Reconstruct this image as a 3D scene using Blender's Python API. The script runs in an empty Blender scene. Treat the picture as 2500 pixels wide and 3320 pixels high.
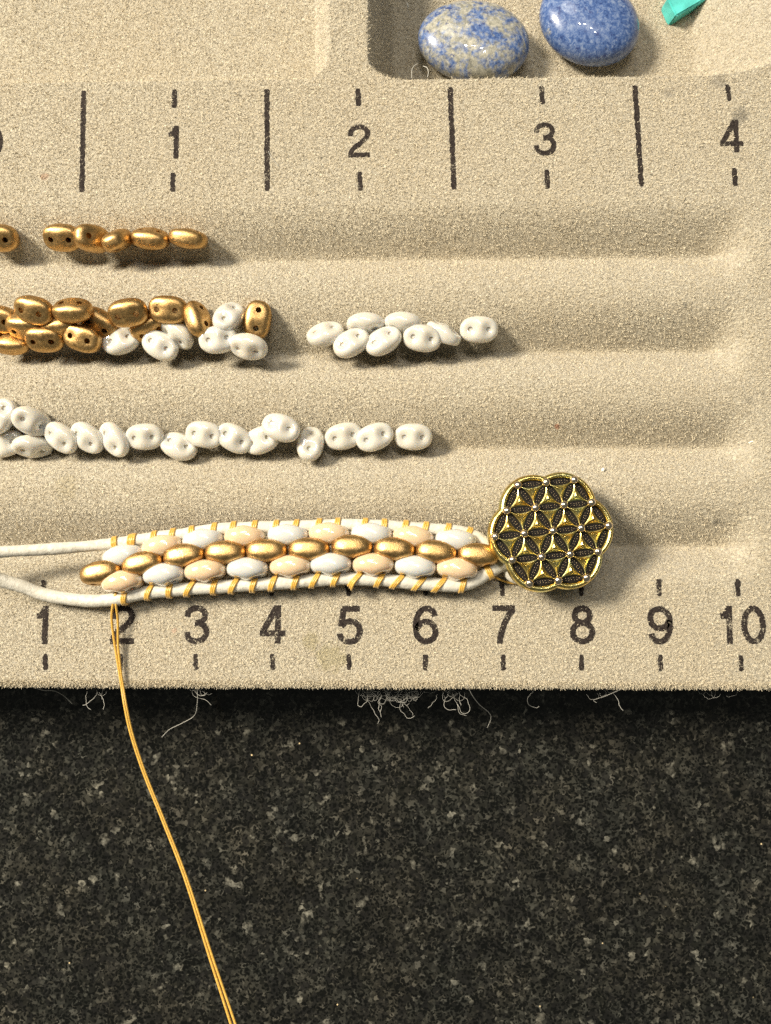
import bpy, bmesh, math, random
import numpy as np
from mathutils import Vector, Matrix

random.seed(7); rng = np.random.default_rng(7)
S = 0.001                                   # everything below is written in millimetres
scn = bpy.context.scene
COL = scn.collection

# ------------------------------------------------------------------ camera
W, H, F = 2500.0, 3320.0, 2500.0            # photograph size and focal length in its pixels
CAM = np.array([56.7264, 11.1401, 100.9778])
RV = np.array([0.0826, 0.0204, -0.0008])
def rotvec(r):
    t = np.linalg.norm(r); k = r / t
    K = np.array([[0, -k[2], k[1]], [k[2], 0, -k[0]], [-k[1], k[0], 0]])
    return np.eye(3) + math.sin(t) * K + (1 - math.cos(t)) * K @ K
RC = rotvec(RV)
cd = bpy.data.cameras.new('camera'); cam = bpy.data.objects.new('camera', cd); COL.objects.link(cam)
cd.sensor_fit = 'HORIZONTAL'; cd.sensor_width = 36; cd.lens = 36 * F / W
cd.clip_start = 0.005; cd.clip_end = 20
m = Matrix.Identity(4)
for i in range(3):
    for j in range(3): m[i][j] = RC[i, j]
    m[i][3] = CAM[i] * S
cam.matrix_world = m
cd.dof.use_dof = True; cd.dof.focus_distance = 0.098; cd.dof.aperture_fstop = 70
scn.camera = cam
scn.cycles.use_denoising = False

def ray(u, v):
    d = RC @ np.array([(u - W / 2) / F, -(v - H / 2) / F, -1.0]); return d
def px(u, v, z=0.0):                        # photo pixel -> point at height z (mm)
    d = ray(u, v); t = (z - CAM[2]) / d[2]; return CAM + d * t

# ------------------------------------------------------------------ light
wd = bpy.data.worlds.new('World'); scn.world = wd; wd.use_nodes = True
bg = wd.node_tree.nodes['Background']; bg.inputs[0].default_value = (0.88, 0.92, 0.82, 1); bg.inputs[1].default_value = 0.11
def lamp(name, pos, target, power, size, col):
    l = bpy.data.lights.new(name, 'AREA'); l.shape = 'DISK'; l.size = size * S; l.energy = power; l.color = col
    o = bpy.data.objects.new(name, l); COL.objects.link(o)
    o.location = Vector(pos) * S
    o.rotation_euler = (Vector(target) - Vector(pos)).to_track_quat('-Z', 'Y').to_euler()
    return o
KD = 620; el = math.radians(44); az = math.radians(24)
lamp('desk_lamp_light', (55 - KD * math.cos(el) * math.cos(az), 30 + KD * math.cos(el) * math.sin(az), KD * math.sin(el)), (55, 30, 0), 8.6, 165, (1.0, 0.895, 0.715))
for p in [(20, 230, 620), (75, 250, 640), (120, 190, 600), (150, 120, 640)]:
    lamp('ceiling_spot_light', p, (55, 20, 0), 0.30, 20, (1.0, 0.92, 0.80))
lamp('added_overhead_fill', (-200, 900, 1300), (55, 20, 0), 4.5, 500, (1.0, 0.95, 0.84))  # added soft fill, no such panel seen; brightens the metal, strengthens groove shading
vs = scn.view_settings; vs.view_transform = 'Standard'; vs.look = 'None'; vs.gamma = 1; vs.exposure = 0.0; vs.use_curve_mapping = False

# ------------------------------------------------------------------ material helpers
class NT:
    def __init__(s, name, shift=True):
        s.m = bpy.data.materials.new(name); s.m.use_nodes = True
        s.t = s.m.node_tree; s.b = s.t.nodes['Principled BSDF']; s.out = s.t.nodes['Material Output']
        tc = s.n('ShaderNodeTexCoord'); vm = s.n('ShaderNodeVectorMath', operation='SCALE'); vm.inputs['Scale'].default_value = 1000
        s.l(tc.outputs['Object'], vm.inputs[0]); s.co = vm.outputs[0]
        if shift:
            ad = s.n('ShaderNodeVectorMath', operation='ADD'); mu = s.n('ShaderNodeMath', operation='MULTIPLY'); mu.inputs[1].default_value = 173.0
            s.l(s.n('ShaderNodeObjectInfo').outputs['Random'], mu.inputs[0]); s.l(s.co, ad.inputs[0]); s.l(mu.outputs[0], ad.inputs[1]); s.co = ad.outputs[0]
    def n(s, t, **k):
        o = s.t.nodes.new(t)
        for a, b in k.items(): setattr(o, a, b)
        return o
    def l(s, a, b): s.t.links.new(a, b)
    def set(s, **k):
        for a, b in k.items(): s.b.inputs[a.replace('_', ' ')].default_value = b
    def noise(s, scale, detail=3, rough=.5, co=None, dist=0):
        n = s.n('ShaderNodeTexNoise'); n.inputs['Scale'].default_value = scale; n.inputs['Detail'].default_value = detail
        n.inputs['Roughness'].default_value = rough; n.inputs['Distortion'].default_value = dist
        s.l(co or s.co, n.inputs['Vector']); return n.outputs['Fac']
    def voro(s, scale, co=None, feature='F1'):
        n = s.n('ShaderNodeTexVoronoi', feature=feature); n.inputs['Scale'].default_value = scale
        s.l(co or s.co, n.inputs['Vector']); return n
    def ramp(s, fac, stops, interp='LINEAR'):
        r = s.n('ShaderNodeValToRGB'); r.color_ramp.interpolation = interp
        e = r.color_ramp.elements
        while len(e) < len(stops): e.new(0.5)
        for q, (p, c) in zip(e, stops):
            q.position = p; q.color = (c, c, c, 1) if isinstance(c, (int, float)) else (*c, 1)
        s.l(fac, r.inputs[0]); return r.outputs[0]
    def mix(s, fac, a, b, mode='MIX'):
        x = s.n('ShaderNodeMix', data_type='RGBA', blend_type=mode)
        for sock, v in ((x.inputs[0], fac), (x.inputs[6], a), (x.inputs[7], b)):
            if isinstance(v, (int, float)): sock.default_value = v
            elif isinstance(v, tuple): sock.default_value = (*v, 1)
            else: s.l(v, sock)
        return x.outputs[2]
    def math(s, op, a, b=0.0):
        x = s.n('ShaderNodeMath', operation=op)
        for sock, v in ((x.inputs[0], a), (x.inputs[1], b)):
            if isinstance(v, (int, float)): sock.default_value = v
            else: s.l(v, sock)
        return x.outputs[0]
    def bump(s, h, dist, strength=1.0, prev=None):
        x = s.n('ShaderNodeBump'); x.inputs['Distance'].default_value = dist * S; x.inputs['Strength'].default_value = strength
        s.l(h, x.inputs['Height'])
        if prev: s.l(prev, x.inputs['Normal'])
        return x.outputs[0]
    def col(s, c): s.l(c, s.b.inputs['Base Color'])
    def nor(s, c): s.l(c, s.b.inputs['Normal'])
    def rnd(s): return s.n('ShaderNodeObjectInfo').outputs['Random']

def spot_mask(n, x, y, r, soft=.5):
    """round stain mask at (x,y) mm on the board"""
    d = n.n('ShaderNodeVectorMath', operation='DISTANCE'); d.inputs[1].default_value = (x, y, 0)
    sep = n.n('ShaderNodeVectorMath', operation='MULTIPLY'); sep.inputs[1].default_value = (1, 1, 0); n.l(n.co, sep.inputs[0])
    n.l(sep.outputs[0], d.inputs[0])
    wob = n.math('ADD', d.outputs['Value'], n.math('MULTIPLY', n.math('SUBTRACT', n.noise(1.1, 3), .5), r * 1.6))
    return n.ramp(n.math('DIVIDE', wob, r * 2), [(.5 - soft * .4, 1.0), (.5, 0.0)])

def mat_flock(name='beige_flock', fibre=False):
    n = NT(name, False)
    fine = n.noise(3.4, 3, .7, dist=.6); mid = n.noise(.9, 3); big = n.noise(.06, 3)
    c = n.ramp(fine, [(.30, (.40, .34, .24)), (.5, (.655, .585, .445)), (.70, (.88, .82, .67))])
    c = n.mix(n.ramp(mid, [(.35, 0.0), (.7, .30)]), c, (.60, .515, .37))
    c = n.mix(n.ramp(big, [(.4, 0.0), (.65, .22)]), c, (.66, .555, .385))
    for u, v, r, cc, k in [(1075, 2130, 2.2, (.47, .41, .22), .55), (1010, 2080, 1.4, (.47, .41, .22), .5), (215, 1575, 1.8, (.5, .42, .24), .4),
                           (2400, 375, 1.3, (.20, .18, .14), .6), (2170, 300, .9, (.25, .22, .17), .4), (2330, 262, 1.2, (.25, .22, .17), .45),
                           (1815, 1375, .35, (.5, .16, .07), .6), (145, 572, .6, (.62, .36, .22), .5), (2340, 1690, .5, (.17, .15, .11), .6),
                           (2222, 985, .45, (.17, .15, .11), .55), (2430, 1300, .5, (.17, .15, .11), .5), (566, 2043, .4, (.66, .36, .24), .4)]:
        p = px(u, v)
        c = n.mix(n.math('MULTIPLY', spot_mask(n, p[0], p[1], r), k), c, cc)
    n.col(c); n.set(Roughness=.95, Specular_IOR_Level=.15, Sheen_Weight=.35, Sheen_Roughness=.5)
    if fibre: return n.m
    b = n.bump(n.noise(2.6, 4, .75, dist=.8), .85, 1.0)
    b = n.bump(n.noise(.55, 2), .35, .6, b); n.nor(b)
    return n.m

def mat_print():
    n = NT('printed_ink')
    fine = n.noise(3.2, 3, .7, dist=.5)
    c = n.ramp(fine, [(.35, (.018, .014, .014)), (.62, (.055, .045, .040))]); n.col(c)
    n.set(Roughness=.9, Specular_IOR_Level=.1)
    n.nor(n.bump(n.noise(3.0, 4, .75, dist=.8), .35, .8))
    tr = n.n('ShaderNodeBsdfTransparent'); mx = n.n('ShaderNodeMixShader')
    k = n.math('MULTIPLY', n.noise(3.6, 3, .75, dist=1.0), n.math('ADD', n.noise(.7, 2), .55))
    n.l(n.ramp(k, [(.63, 0.0), (.70, 1.0)]), mx.inputs[0]); n.l(n.b.outputs[0], mx.inputs[1]); n.l(tr.outputs[0], mx.inputs[2])
    n.l(mx.outputs[0], n.out.inputs[0])
    return n.m

def mat_granite():
    n = NT('black_granite', False)
    w = n.n('ShaderNodeVectorMath', operation='ADD'); wn = n.n('ShaderNodeTexNoise'); wn.inputs['Scale'].default_value = 1.1; wn.inputs['Detail'].default_value = 3
    n.l(n.co, wn.inputs['Vector']); sc = n.n('ShaderNodeVectorMath', operation='SCALE'); sc.inputs['Scale'].default_value = 1.3
    n.l(wn.outputs['Color'], sc.inputs[0]); n.l(n.co, w.inputs[0]); n.l(sc.outputs[0], w.inputs[1]); co = w.outputs[0]
    v1 = n.voro(1.55, co); v2 = n.voro(.8, co); v3 = n.voro(2.8, co); v4 = n.voro(1.15, co)
    g1 = n.ramp(v1.outputs['Color'], [(.15, (.008, .0085, .0075)), (.5, (.017, .0175, .0155)), (.75, (.032, .033, .029)), (.97, (.080, .080, .070))])
    brown = n.ramp(n.noise(.10, 3), [(.4, 0.0), (.62, 1.0)])
    g1 = n.mix(n.math('MULTIPLY', brown, .3), g1, n.mix(1.0, g1, (1.2, .98, .82), 'MULTIPLY'))
    g = n.mix(n.ramp(v2.outputs['Color'], [(.30, .75), (.46, 0.0)]), g1, (.009, .009, .009))
    g = n.mix(n.ramp(v3.outputs['Color'], [(.76, 0.0), (.92, .5)]), g, (.070, .066, .054))
    gr = n.voro(2.0, co); gk = n.math('ADD', gr.outputs['Distance'], n.math('MULTIPLY', n.math('SUBTRACT', n.noise(.35, 3), .5), .55))
    g = n.mix(n.ramp(gk, [(.40, .95), (.50, 0.0)]), g, (.0035, .0038, .0035))
    cl = n.math('MULTIPLY', n.ramp(v4.outputs['Color'], [(.70, 0.0), (.76, 1.0)]), n.ramp(n.noise(.30, 3), [(.57, 0.0), (.66, 1.0)]))
    g = n.mix(n.math('MULTIPLY', cl, n.ramp(n.noise(2.2, 3), [(.35, .15), (.65, .9)])), g, (.20, .195, .165))
    sp = n.voro(.55); spm = n.math('MULTIPLY', n.ramp(sp.outputs['Distance'], [(.05, 1.0), (.08, 0.0)]), n.ramp(sp.outputs['Color'], [(.86, 0.0), (.89, 1.0)]))
    g = n.mix(spm, g, (.75, .60, .36))
    g = n.mix(n.ramp(n.noise(.12, 4, .6), [(.42, 0.0), (.66, .55)]), g, n.mix(1.0, g, (1.7, 1.65, 1.55), 'MULTIPLY'))
    n.col(g); n.l(n.ramp(n.noise(1.6, 3), [(.3, .06), (.7, .14)]), n.b.inputs['Roughness'])
    n.set(Specular_IOR_Level=.35)
    n.nor(n.bump(n.noise(1.2, 3), .02, .5))
    return n.m

def mat_porcelain(name, base, deep, sub=.8):
    n = NT(name)
    r = n.rnd(); c = n.mix(n.math('MULTIPLY', r, .5), base, deep)
    c = n.mix(n.ramp(n.noise(.5, 3), [(.45, 0.0), (.75, .45)]), c, deep)
    n.col(c); n.set(Roughness=.16, IOR=1.55, Specular_IOR_Level=.6, Subsurface_Weight=sub, Subsurface_Scale=.0012, Coat_Weight=1.0, Coat_Roughness=.05, Coat_IOR=1.7)
    n.b.inputs['Subsurface Radius'].default_value = (1, .8, .55)
    n.nor(n.bump(n.noise(.9, 2), .05, .35))
    return n.m

def mat_gold_bead():
    n = NT('matte_gold_coating')
    f = n.noise(5.0, 4, .7)
    c = n.ramp(f, [(.3, (.44, .265, .10)), (.55, (.60, .39, .165)), (.72, (.78, .56, .29))])
    c = n.mix(n.ramp(n.noise(.7, 3), [(.5, 0.0), (.75, .35)]), c, (.44, .27, .09))
    n.col(c); n.set(Metallic=1.0); n.l(n.ramp(n.noise(2.0, 3), [(.3, .33), (.7, .48)]), n.b.inputs['Roughness'])
    b = n.bump(n.noise(6.0, 3, .7), .045, .7); n.nor(b)
    return n.m

def mat_button_gold():
    n = NT('bright_button_gold')
    c = n.ramp(n.noise(.45, 2), [(.35, (.80, .56, .16)), (.55, (.78, .66, .26)), (.7, (.66, .66, .32))])
    n.col(c); n.set(Metallic=1.0, Roughness=.27)
    n.nor(n.bump(n.noise(2.2, 2), .06, .5))
    return n.m

def simple(name, c, rough=.5, metal=0, spec=.5, nscale=None, nd=.03, var=.2):
    n = NT(name)
    if nscale:
        f = n.noise(nscale, 3); k = tuple(x * (1 - var) for x in c); k2 = tuple(min(1, x * (1 + var)) for x in c)
        n.col(n.ramp(f, [(.3, k), (.7, k2)])); n.nor(n.bump(f, nd, .7))
    else: n.set(Base_Color=(*c, 1))
    n.set(Roughness=rough, Metallic=metal, Specular_IOR_Level=spec)
    return n.m

def mat_leather():
    n = NT('white_leather')
    f = n.noise(1.6, 4, .65, dist=.4)
    c = n.ramp(f, [(.28, (.50, .47, .39)), (.5, (.61, .585, .515)), (.7, (.67, .65, .59))])
    v = n.ramp(n.noise(1.0, 4, .6), [(.66, 0.0), (.72, 1.0)])
    c = n.mix(n.math('MULTIPLY', v, .35), c, (.42, .36, .25))
    n.col(c); n.set(Roughness=.5, Specular_IOR_Level=.4); n.nor(n.bump(f, .18, .6))
    return n.m

def mat_thread():
    n = NT('waxed_gold_thread')
    f = n.noise(6, 3)
    n.col(n.ramp(f, [(.3, (.47, .25, .032)), (.7, (.74, .47, .10))])); n.set(Roughness=.32, Specular_IOR_Level=.6, Sheen_Weight=.2)
    n.nor(n.bump(f, .04, .6)); return n.m

def mat_lapis(name, blue):
    n = NT(name)
    base = n.noise(.30, 4, .65, dist=.8); sp = n.noise(1.3, 5, .8); fine = n.noise(1.7, 6, .78, dist=.6)
    grey = n.ramp(fine, [(.32, (.10, .105, .095)), (.5, (.30, .295, .25)), (.68, (.52, .50, .43))])
    bl = n.ramp(fine, [(.32, (.015, .030, .12)), (.48, (.055, .11, .29)), (.70, (.27, .335, .48))])
    k = n.math('ADD', n.math('MULTIPLY', base, 1.1), n.math('MULTIPLY', sp, .75))
    lo = .935 if not blue else .66
    c = n.mix(n.ramp(n.math('MULTIPLY', k, .5), [(lo * .5 - .05, 0.0), (lo * .5 + .05, 1.0)]), grey, bl)
    c = n.mix(n.ramp(n.noise(.95, 4, .7), [(.61, 0.0), (.66, .85)]), c, (.018, .035, .15))
    n.col(c); n.set(Roughness=.3, Coat_Weight=.5, Coat_Roughness=.04, Specular_IOR_Level=.3)
    n.nor(n.bump(sp, .04, .4)); return n.m

M = dict(flock=mat_flock(), fibre=mat_flock('beige_flock_fibre', True), ink=mat_print(), granite=mat_granite(),
         white=mat_porcelain('white_porcelain', (.635, .62, .575), (.58, .55, .48)),
         coolwhite=mat_porcelain('cool_white_porcelain', (.62, .625, .61), (.575, .57, .545)),
         peach=mat_porcelain('peach_porcelain', (.73, .565, .39), (.67, .49, .315)),
         gold=mat_gold_bead(), bgold=mat_button_gold(), leather=mat_leather(), thread=mat_thread(),
         black=simple('black_patina', (.010, .008, .007), .55, 0, .15, 3.0, .05, .5),
         stud=simple('polished_stud', (.92, .78, .60), .22, 1.0),
         grain=simple('antiqued_grain', (.34, .27, .17), .4, 1.0),
         lint=simple('pale_lint', (.50, .49, .45), .8), turq=simple('turquoise_stone', (.10, .56, .54), .35, 0, .5, .6, .05, .25),
         crumb=simple('white_crumb', (.85, .82, .74), .6),
         lapis1=mat_lapis('speckled_blue_grey_stone', False), lapis2=mat_lapis('blue_stone', True))

# ------------------------------------------------------------------ mesh helpers
def mesh(name, v, f, smooth=True):
    me = bpy.data.meshes.new(name)
    me.from_pydata([tuple(np.asarray(p, float) * S) for p in v], [], [tuple(q) for q in f]); me.update()
    if smooth: me.shade_smooth()
    return me
def obj(name, me, mat, parent=None, loc=None, rot=None):
    o = bpy.data.objects.new(name, me); COL.objects.link(o)
    if mat is not None and me is not None:
        if not me.materials: me.materials.append(mat)
        elif me.materials[0] != mat: o.material_slots[0].link = 'OBJECT'; o.material_slots[0].material = mat
    if parent: o.parent = parent
    if loc is not None: o.location = Vector([float(x) for x in loc]) * S
    if rot is not None: o.rotation_euler = rot.to_euler() if isinstance(rot, Matrix) else rot
    return o
def empty(name, loc):
    o = bpy.data.objects.new(name, None); COL.objects.link(o); o.location = Vector([float(x) for x in loc]) * S
    o.empty_display_size = .005; return o
def tag(o, label, cat, group=None, kind=None):
    o['label'] = label; o['category'] = cat
    if group: o['group'] = group
    if kind: o['kind'] = kind
    return o
def spline(pts, step=.25):                  # Catmull-Rom through points, resampled
    P = np.asarray(pts, float); P = np.vstack([2 * P[0] - P[1], P, 2 * P[-1] - P[-2]]); out = []
    for i in range(1, len(P) - 2):
        a, b, c, d = P[i - 1:i + 3]; n = max(2, int(np.linalg.norm(c - b) / step))
        for t in np.arange(n) / n:
            out.append(.5 * ((2 * b) + (c - a) * t + (2 * a - 5 * b + 4 * c - d) * t * t + (3 * b - a - 3 * c + d) * t ** 3))
    out.append(P[-2]); return np.array(out)
def tube(pts, r, k=10, closed=False, jitter=0.0):
    """verts and faces of a tube; r a number or array"""
    P = np.asarray(pts, float); n = len(P)
    T = np.roll(P, -1, 0) - np.roll(P, 1, 0) if closed else np.gradient(P, axis=0)
    T /= np.linalg.norm(T, axis=1)[:, None] + 1e-12
    ref = np.array([0, 0, 1.0]) if abs(T[0][2]) < .9 else np.array([1.0, 0, 0])
    N = np.cross(T[0], np.cross(ref, T[0])); N /= np.linalg.norm(N); fr = []
    for i in range(n):
        N = N - T[i] * (N @ T[i]); N /= np.linalg.norm(N) + 1e-12; fr.append((N, np.cross(T[i], N)))
    r = np.broadcast_to(r, n); v = []
    for i in range(n):
        for j in range(k):
            a = 2 * math.pi * j / k; rr = r[i] * (1 + jitter * rng.normal())
            v.append(P[i] + rr * (math.cos(a) * fr[i][0] + math.sin(a) * fr[i][1]))
    f = []
    for i in range(n if closed else n - 1):
        i2 = (i + 1) % n
        for j in range(k): f.append((i * k + j, i * k + (j + 1) % k, i2 * k + (j + 1) % k, i2 * k + j))
    if not closed: f += [tuple(range(k))[::-1], tuple((n - 1) * k + j for j in range(k))]
    return v, f
def join(parts):
    V, Fc = [], []
    for v, f in parts:
        o = len(V); V += list(v); Fc += [tuple(i + o for i in q) for q in f]
    return V, Fc

# ------------------------------------------------------------------ countertop
GZ = -20.0
bm = bmesh.new()
for x, y in ((-400, -400), (500, -400), (500, 500), (-400, 500)): bm.verts.new((x * S, y * S, 0))
bm.faces.new(bm.verts); me = bpy.data.meshes.new('countertop'); bm.to_mesh(me); bm.free()
ct = obj('countertop', me, M['granite'], loc=(0, 0, GZ)); ct['kind'] = 'structure'
tag(ct, 'polished black granite countertop with grey brown flecks under the bead board', 'countertop')

# ------------------------------------------------------------------ bead board
EDGE = px(1250, 2232)[1]
pit_a = dict(l=-40.0, r=px(1066, 120)[0], b=px(600, 262)[1], t=122.0, sl=3.2, sr=2.6, sb=3.0, st=3.0, R=1.3, d=6.0)
pit_b = dict(l=px(1192, 120)[0], r=px(2540, 130)[0], b=px(1700, 252)[1], t=122.0, sl=3.4, sr=8.0, sb=2.2, st=3.0, R=1.6, d=11.0)
PD = 11.0
GV = [px(2000, v)[1] for v in (795, 1100, 1432, 1768)]         # groove valleys
GPER = (GV[0] - GV[3]) / 3
def height(x, y):
    x = np.asarray(x, float); y = np.asarray(y, float); z = np.zeros(np.broadcast(x, y).shape)
    ph = (y - GV[3]) / GPER
    inside = (ph > -.46) & (ph < 3.5)
    dist = np.abs(ph - np.round(ph))                             # 0 valley .. 0.5 crest
    d = np.sqrt(dist ** 2 + .03 ** 2) - .03
    prof = -(1 - np.sin(np.clip(d / .445, 0, 1) * math.pi / 2))
    fade = 1 / (1 + np.exp((x - 101.8 - .6 * np.sin(ph * 2.3)) / .8)) / (1 + np.exp((-x - 18) / 1.1))
    low = np.where(ph < 0, .62, 1.0)
    z = np.where(inside, prof * 4.3 * fade, 0.0)
    z = np.where(inside & (ph < 0), -(1 - np.sin(np.clip(d / .40, 0, 1) * math.pi / 2)) * 4.3 * fade, z)
    for p in (pit_a, pit_b):
        qx = np.minimum((x - p['l']) / p['sl'], (p['r'] - x) / p['sr']); qy = np.minimum((y - p['b']) / p['sb'], (p['t'] - y) / p['st'])
        R = p['R']; t = np.where((qx < R) & (qy < R), R - np.hypot(R - qx, R - qy), np.minimum(qx, qy))
        t = np.clip(t, 0, 1); s = t * t * (3 - 2 * t); t = .55 * t + .45 * s
        # soft lip
        z = z - p['d'] * t
    e = np.clip((y - EDGE) / 1.1, 0, 1); z = z - .9 * (1 - np.sqrt(1 - (1 - e) ** 2)) 
    return z
def build_board():
    xs = np.arange(-48, 132.01, .28)
    ys = np.concatenate([EDGE + np.array([0, .03, .08, .15, .25, .4, .6, .85]), np.arange(EDGE + 1.1, 128, .28)])
    X, Y = np.meshgrid(xs, ys); Z = height(X, Y)
    wob = .05 * np.sin(X * .31) + .05 * np.sin(X * .83 + 1) + .035 * rng.normal(size=X.shape) * (Y < EDGE + .9)
    Y = np.where(Y < EDGE + 1.0, Y + wob, Y); Z = Z + .015 * rng.normal(size=Z.shape)
    ny, nx = X.shape
    v = np.stack([X, Y, Z], -1).reshape(-1, 3)
    idx = np.arange(ny * nx).reshape(ny, nx)
    f = np.stack([idx[:-1, :-1], idx[:-1, 1:], idx[1:, 1:], idx[1:, :-1]], -1).reshape(-1, 4)
    # skirt: drop the outer border to the countertop
    b = np.concatenate([idx[0, :], idx[1:, -1], idx[-1, -2::-1], idx[-2:0:-1, 0]])
    sk = v[b].copy(); sk[:, 2] = GZ + .05; o = len(v)
    inset = sk[:, 1] < EDGE + .2; sk[inset, 1] += .6
    v = np.vstack([v, sk]); n = len(b); i = np.arange(n); j = (i + 1) % n
    f = np.vstack([f, np.stack([b[j], b[i], o + i, o + j], -1)])
    me = bpy.data.meshes.new('board_body'); me.vertices.add(len(v)); me.vertices.foreach_set('co', (v * S).astype(np.float32).ravel())
    me.loops.add(f.size); me.loops.foreach_set('vertex_index', f.astype(np.int32).ravel())
    me.polygons.add(len(f)); me.polygons.foreach_set('loop_start', np.arange(0, f.size, 4, dtype=np.int32))
    me.update(calc_edges=True); me.validate(); me.shade_smooth(); return me
board = empty('bead_board', (0, 0, GZ))
tag(board, 'beige flocked bead design board with printed rulers, bead channels and two sunken trays', 'bead board')
def child(name, me, mat, parent=board, loc=(0, 0, 0)):
    o = obj(name, me, mat); o.parent = parent; o.matrix_parent_inverse = Matrix.Identity(4)
    pl = parent.location if parent.parent is None else parent.matrix_world.translation
    o.location = Vector([float(x) for x in loc]) * S - pl; return o
body = child('board_body', build_board(), M['flock']); 

# printed rulers
INK = []
def strip(p, q, w, jag=.05):
    INK.append((np.linspace(p[:2], q[:2], 60), w / 2))
    p, q = np.array(p[:2]), np.array(q[:2]); d = q - p; L = np.linalg.norm(d); d /= L; nrm = np.array([-d[1], d[0]]); n = max(8, int(L / .25))
    v = []; 
    for i in range(n + 1):
        t = i / n; c = p + d * L * t; e = .72 if i in (0, n) else 1
        v.append((*(c + nrm * (w / 2 * e + rng.normal() * jag)), 0)); v.append((*(c - nrm * (w / 2 * e + rng.normal() * jag)), 0))
    return v, [(2 * i, 2 * i + 1, 2 * i + 3, 2 * i + 2) for i in range(n)]
PZ = .045
def tick(u0, v0, u1, v1, w):
    v, f = strip(px(u0, v0), px(u1, v1), w); c = np.mean(v, 0)
    child('ruler_tick', mesh('ruler_tick', [np.array(p) - c for p in v], f), M['ink'], loc=(c[0], c[1], PZ))
for a, b in [((272, 294), (265, 623)), ((865, 289), (866, 619)), ((1459, 283), (1472, 614)), ((2058, 277), (2080, 605))]: tick(*a, *b, .70)
for u, v0, v1, u2 in [(566, 290, 350, 565), (1161, 287, 344, 1162), (1755, 278, 337, 1759), (2357, 274, 327, 2365)]: tick(u, v0, u2, v1, .66)
for u, v0, v1, u2 in [(561, 560, 622, 559), (1166, 557, 618, 1168), (1772, 550, 612, 1775), (2380, 545, 603, 2384)]: tick(u, v0, u2, v1, .66)
for u, v in [(147, 2146), (390, 2146), (634, 2146), (883, 2146), (1130, 2146), (1379, 2148), (1631, 2148), (1885, 2148), (2141, 2149), (2402, 2150)]:
    tick(u - .5, v - 26, u + 1, v + 26, .60)
for u, v in [(142, 1908), (388, 1906), (633, 1904), (880, 1904), (1128, 1904), (1379, 1904), (1628, 1904), (1883, 1904), (2136, 1905), (2392, 1905)]:
    tick(u - 1, v - 28, u + 1.5, v + 28, .60)
def arc(cx, cy, rx, ry, n=28): return [(cx + rx * math.cos(2 * math.pi * k / n), cy + ry * math.sin(2 * math.pi * k / n)) for k in range(n + 1)]
SIX = [(.235, .72), (.19, .85), (.06, .925), (-.08, .90), (-.19, .78), (-.25, .60), (-.26, .42), (-.22, .22), (-.12, .11), (0, .07), (.14, .105), (.23, .20), (.255, .33), (.22, .46), (.12, .56), (0, .585), (-.13, .54), (-.21, .44), (-.25, .36)]
GLYPH = {'0': [('c', arc(0, .5, .245, .43))], '1': [('l', [(.03, 0), (.03, 1)]), ('s', [(-.20, .73), (-.10, .75), (-.03, .82), (0, .92)])],
 '2': [('s', [(-.255, .65), (-.235, .79), (-.14, .90), (0, .93), (.15, .89), (.235, .78), (.235, .67), (.17, .55), (.02, .42), (-.15, .29), (-.23, .18), (-.255, .07)]), ('l', [(-.32, .07), (.31, .07)])],
 '3': [('s', [(-.25, .70), (-.22, .83), (-.12, .91), (0, .93), (.13, .90), (.21, .80), (.20, .67), (.12, .58), (-.05, .545)]), ('s', [(-.05, .545), (.12, .52), (.23, .42), (.255, .29), (.20, .15), (.08, .08), (-.03, .07), (-.16, .105), (-.24, .20), (-.255, .31)])],
 '4': [('l', [(.13, 0), (.13, 1)]), ('l', [(.10, .96), (-.28, .29)]), ('l', [(-.345, .265), (.33, .265)])],
 '5': [('l', [(-.20, .93), (.26, .93)]), ('l', [(-.165, .93), (-.225, .46)]), ('s', [(-.225, .47), (-.12, .57), (.02, .605), (.16, .56), (.25, .44), (.26, .30), (.20, .16), (.09, .085), (-.04, .07), (-.17, .115), (-.25, .22), (-.265, .28)])],
 '6': [('s', SIX)], '7': [('l', [(-.30, .93), (.29, .93)]), ('s', [(.25, .91), (.10, .70), (-.03, .42), (-.10, .15), (-.12, 0)])],
 '8': [('c', arc(0, .745, .20, .185)), ('c', arc(0, .31, .255, .24))], '9': [('s', [(-x, 1 - y) for x, y in SIX])]}
def numeral(txt, u, v, hpx, wt=.145):
    p0, p1 = px(u, v + hpx / 2), px(u, v - hpx / 2); h = p1[1] - p0[1]; c = (p0 + p1) / 2
    for n_, ch in enumerate(txt):
        cx = (n_ - (len(txt) - 1) / 2) * .66 if len(txt) > 1 else 0; parts = []
        for q, (kind, pts) in enumerate(GLYPH[ch]):
            P = np.array([((x + cx) * h, (y - .5) * h, 0) for x, y in pts]); P = spline(P, .12); T = np.gradient(P, axis=0)
            if kind == 'c': T[0] = T[-1] = P[1] - P[-2]
            INK.append((P[:, :2] + c[:2], wt * h / 2)); T /= np.linalg.norm(T, axis=1)[:, None]; Nn = np.stack([-T[:, 1], T[:, 0], 0 * T[:, 0]], 1); w2 = wt * h / 2; vv = []
            for k in range(len(P)):
                vv.append(P[k] + Nn[k] * (w2 + rng.normal() * .03) + [0, 0, .004 * q]); vv.append(P[k] - Nn[k] * (w2 + rng.normal() * .03) + [0, 0, .004 * q])
            parts.append((vv, [(2 * k, 2 * k + 1, 2 * k + 3, 2 * k + 2) for k in range(len(P) - 1)]))
        V_, F_ = join(parts); child('numeral', mesh('numeral', V_, F_), M['ink'], loc=(c[0], c[1], PZ))
for t, u, v in [('0', -25, 461), ('1', 568, 461), ('2', 1165, 457), ('3', 1767, 451), ('4', 2372, 441)]: numeral(t, u, v, 106)
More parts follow.
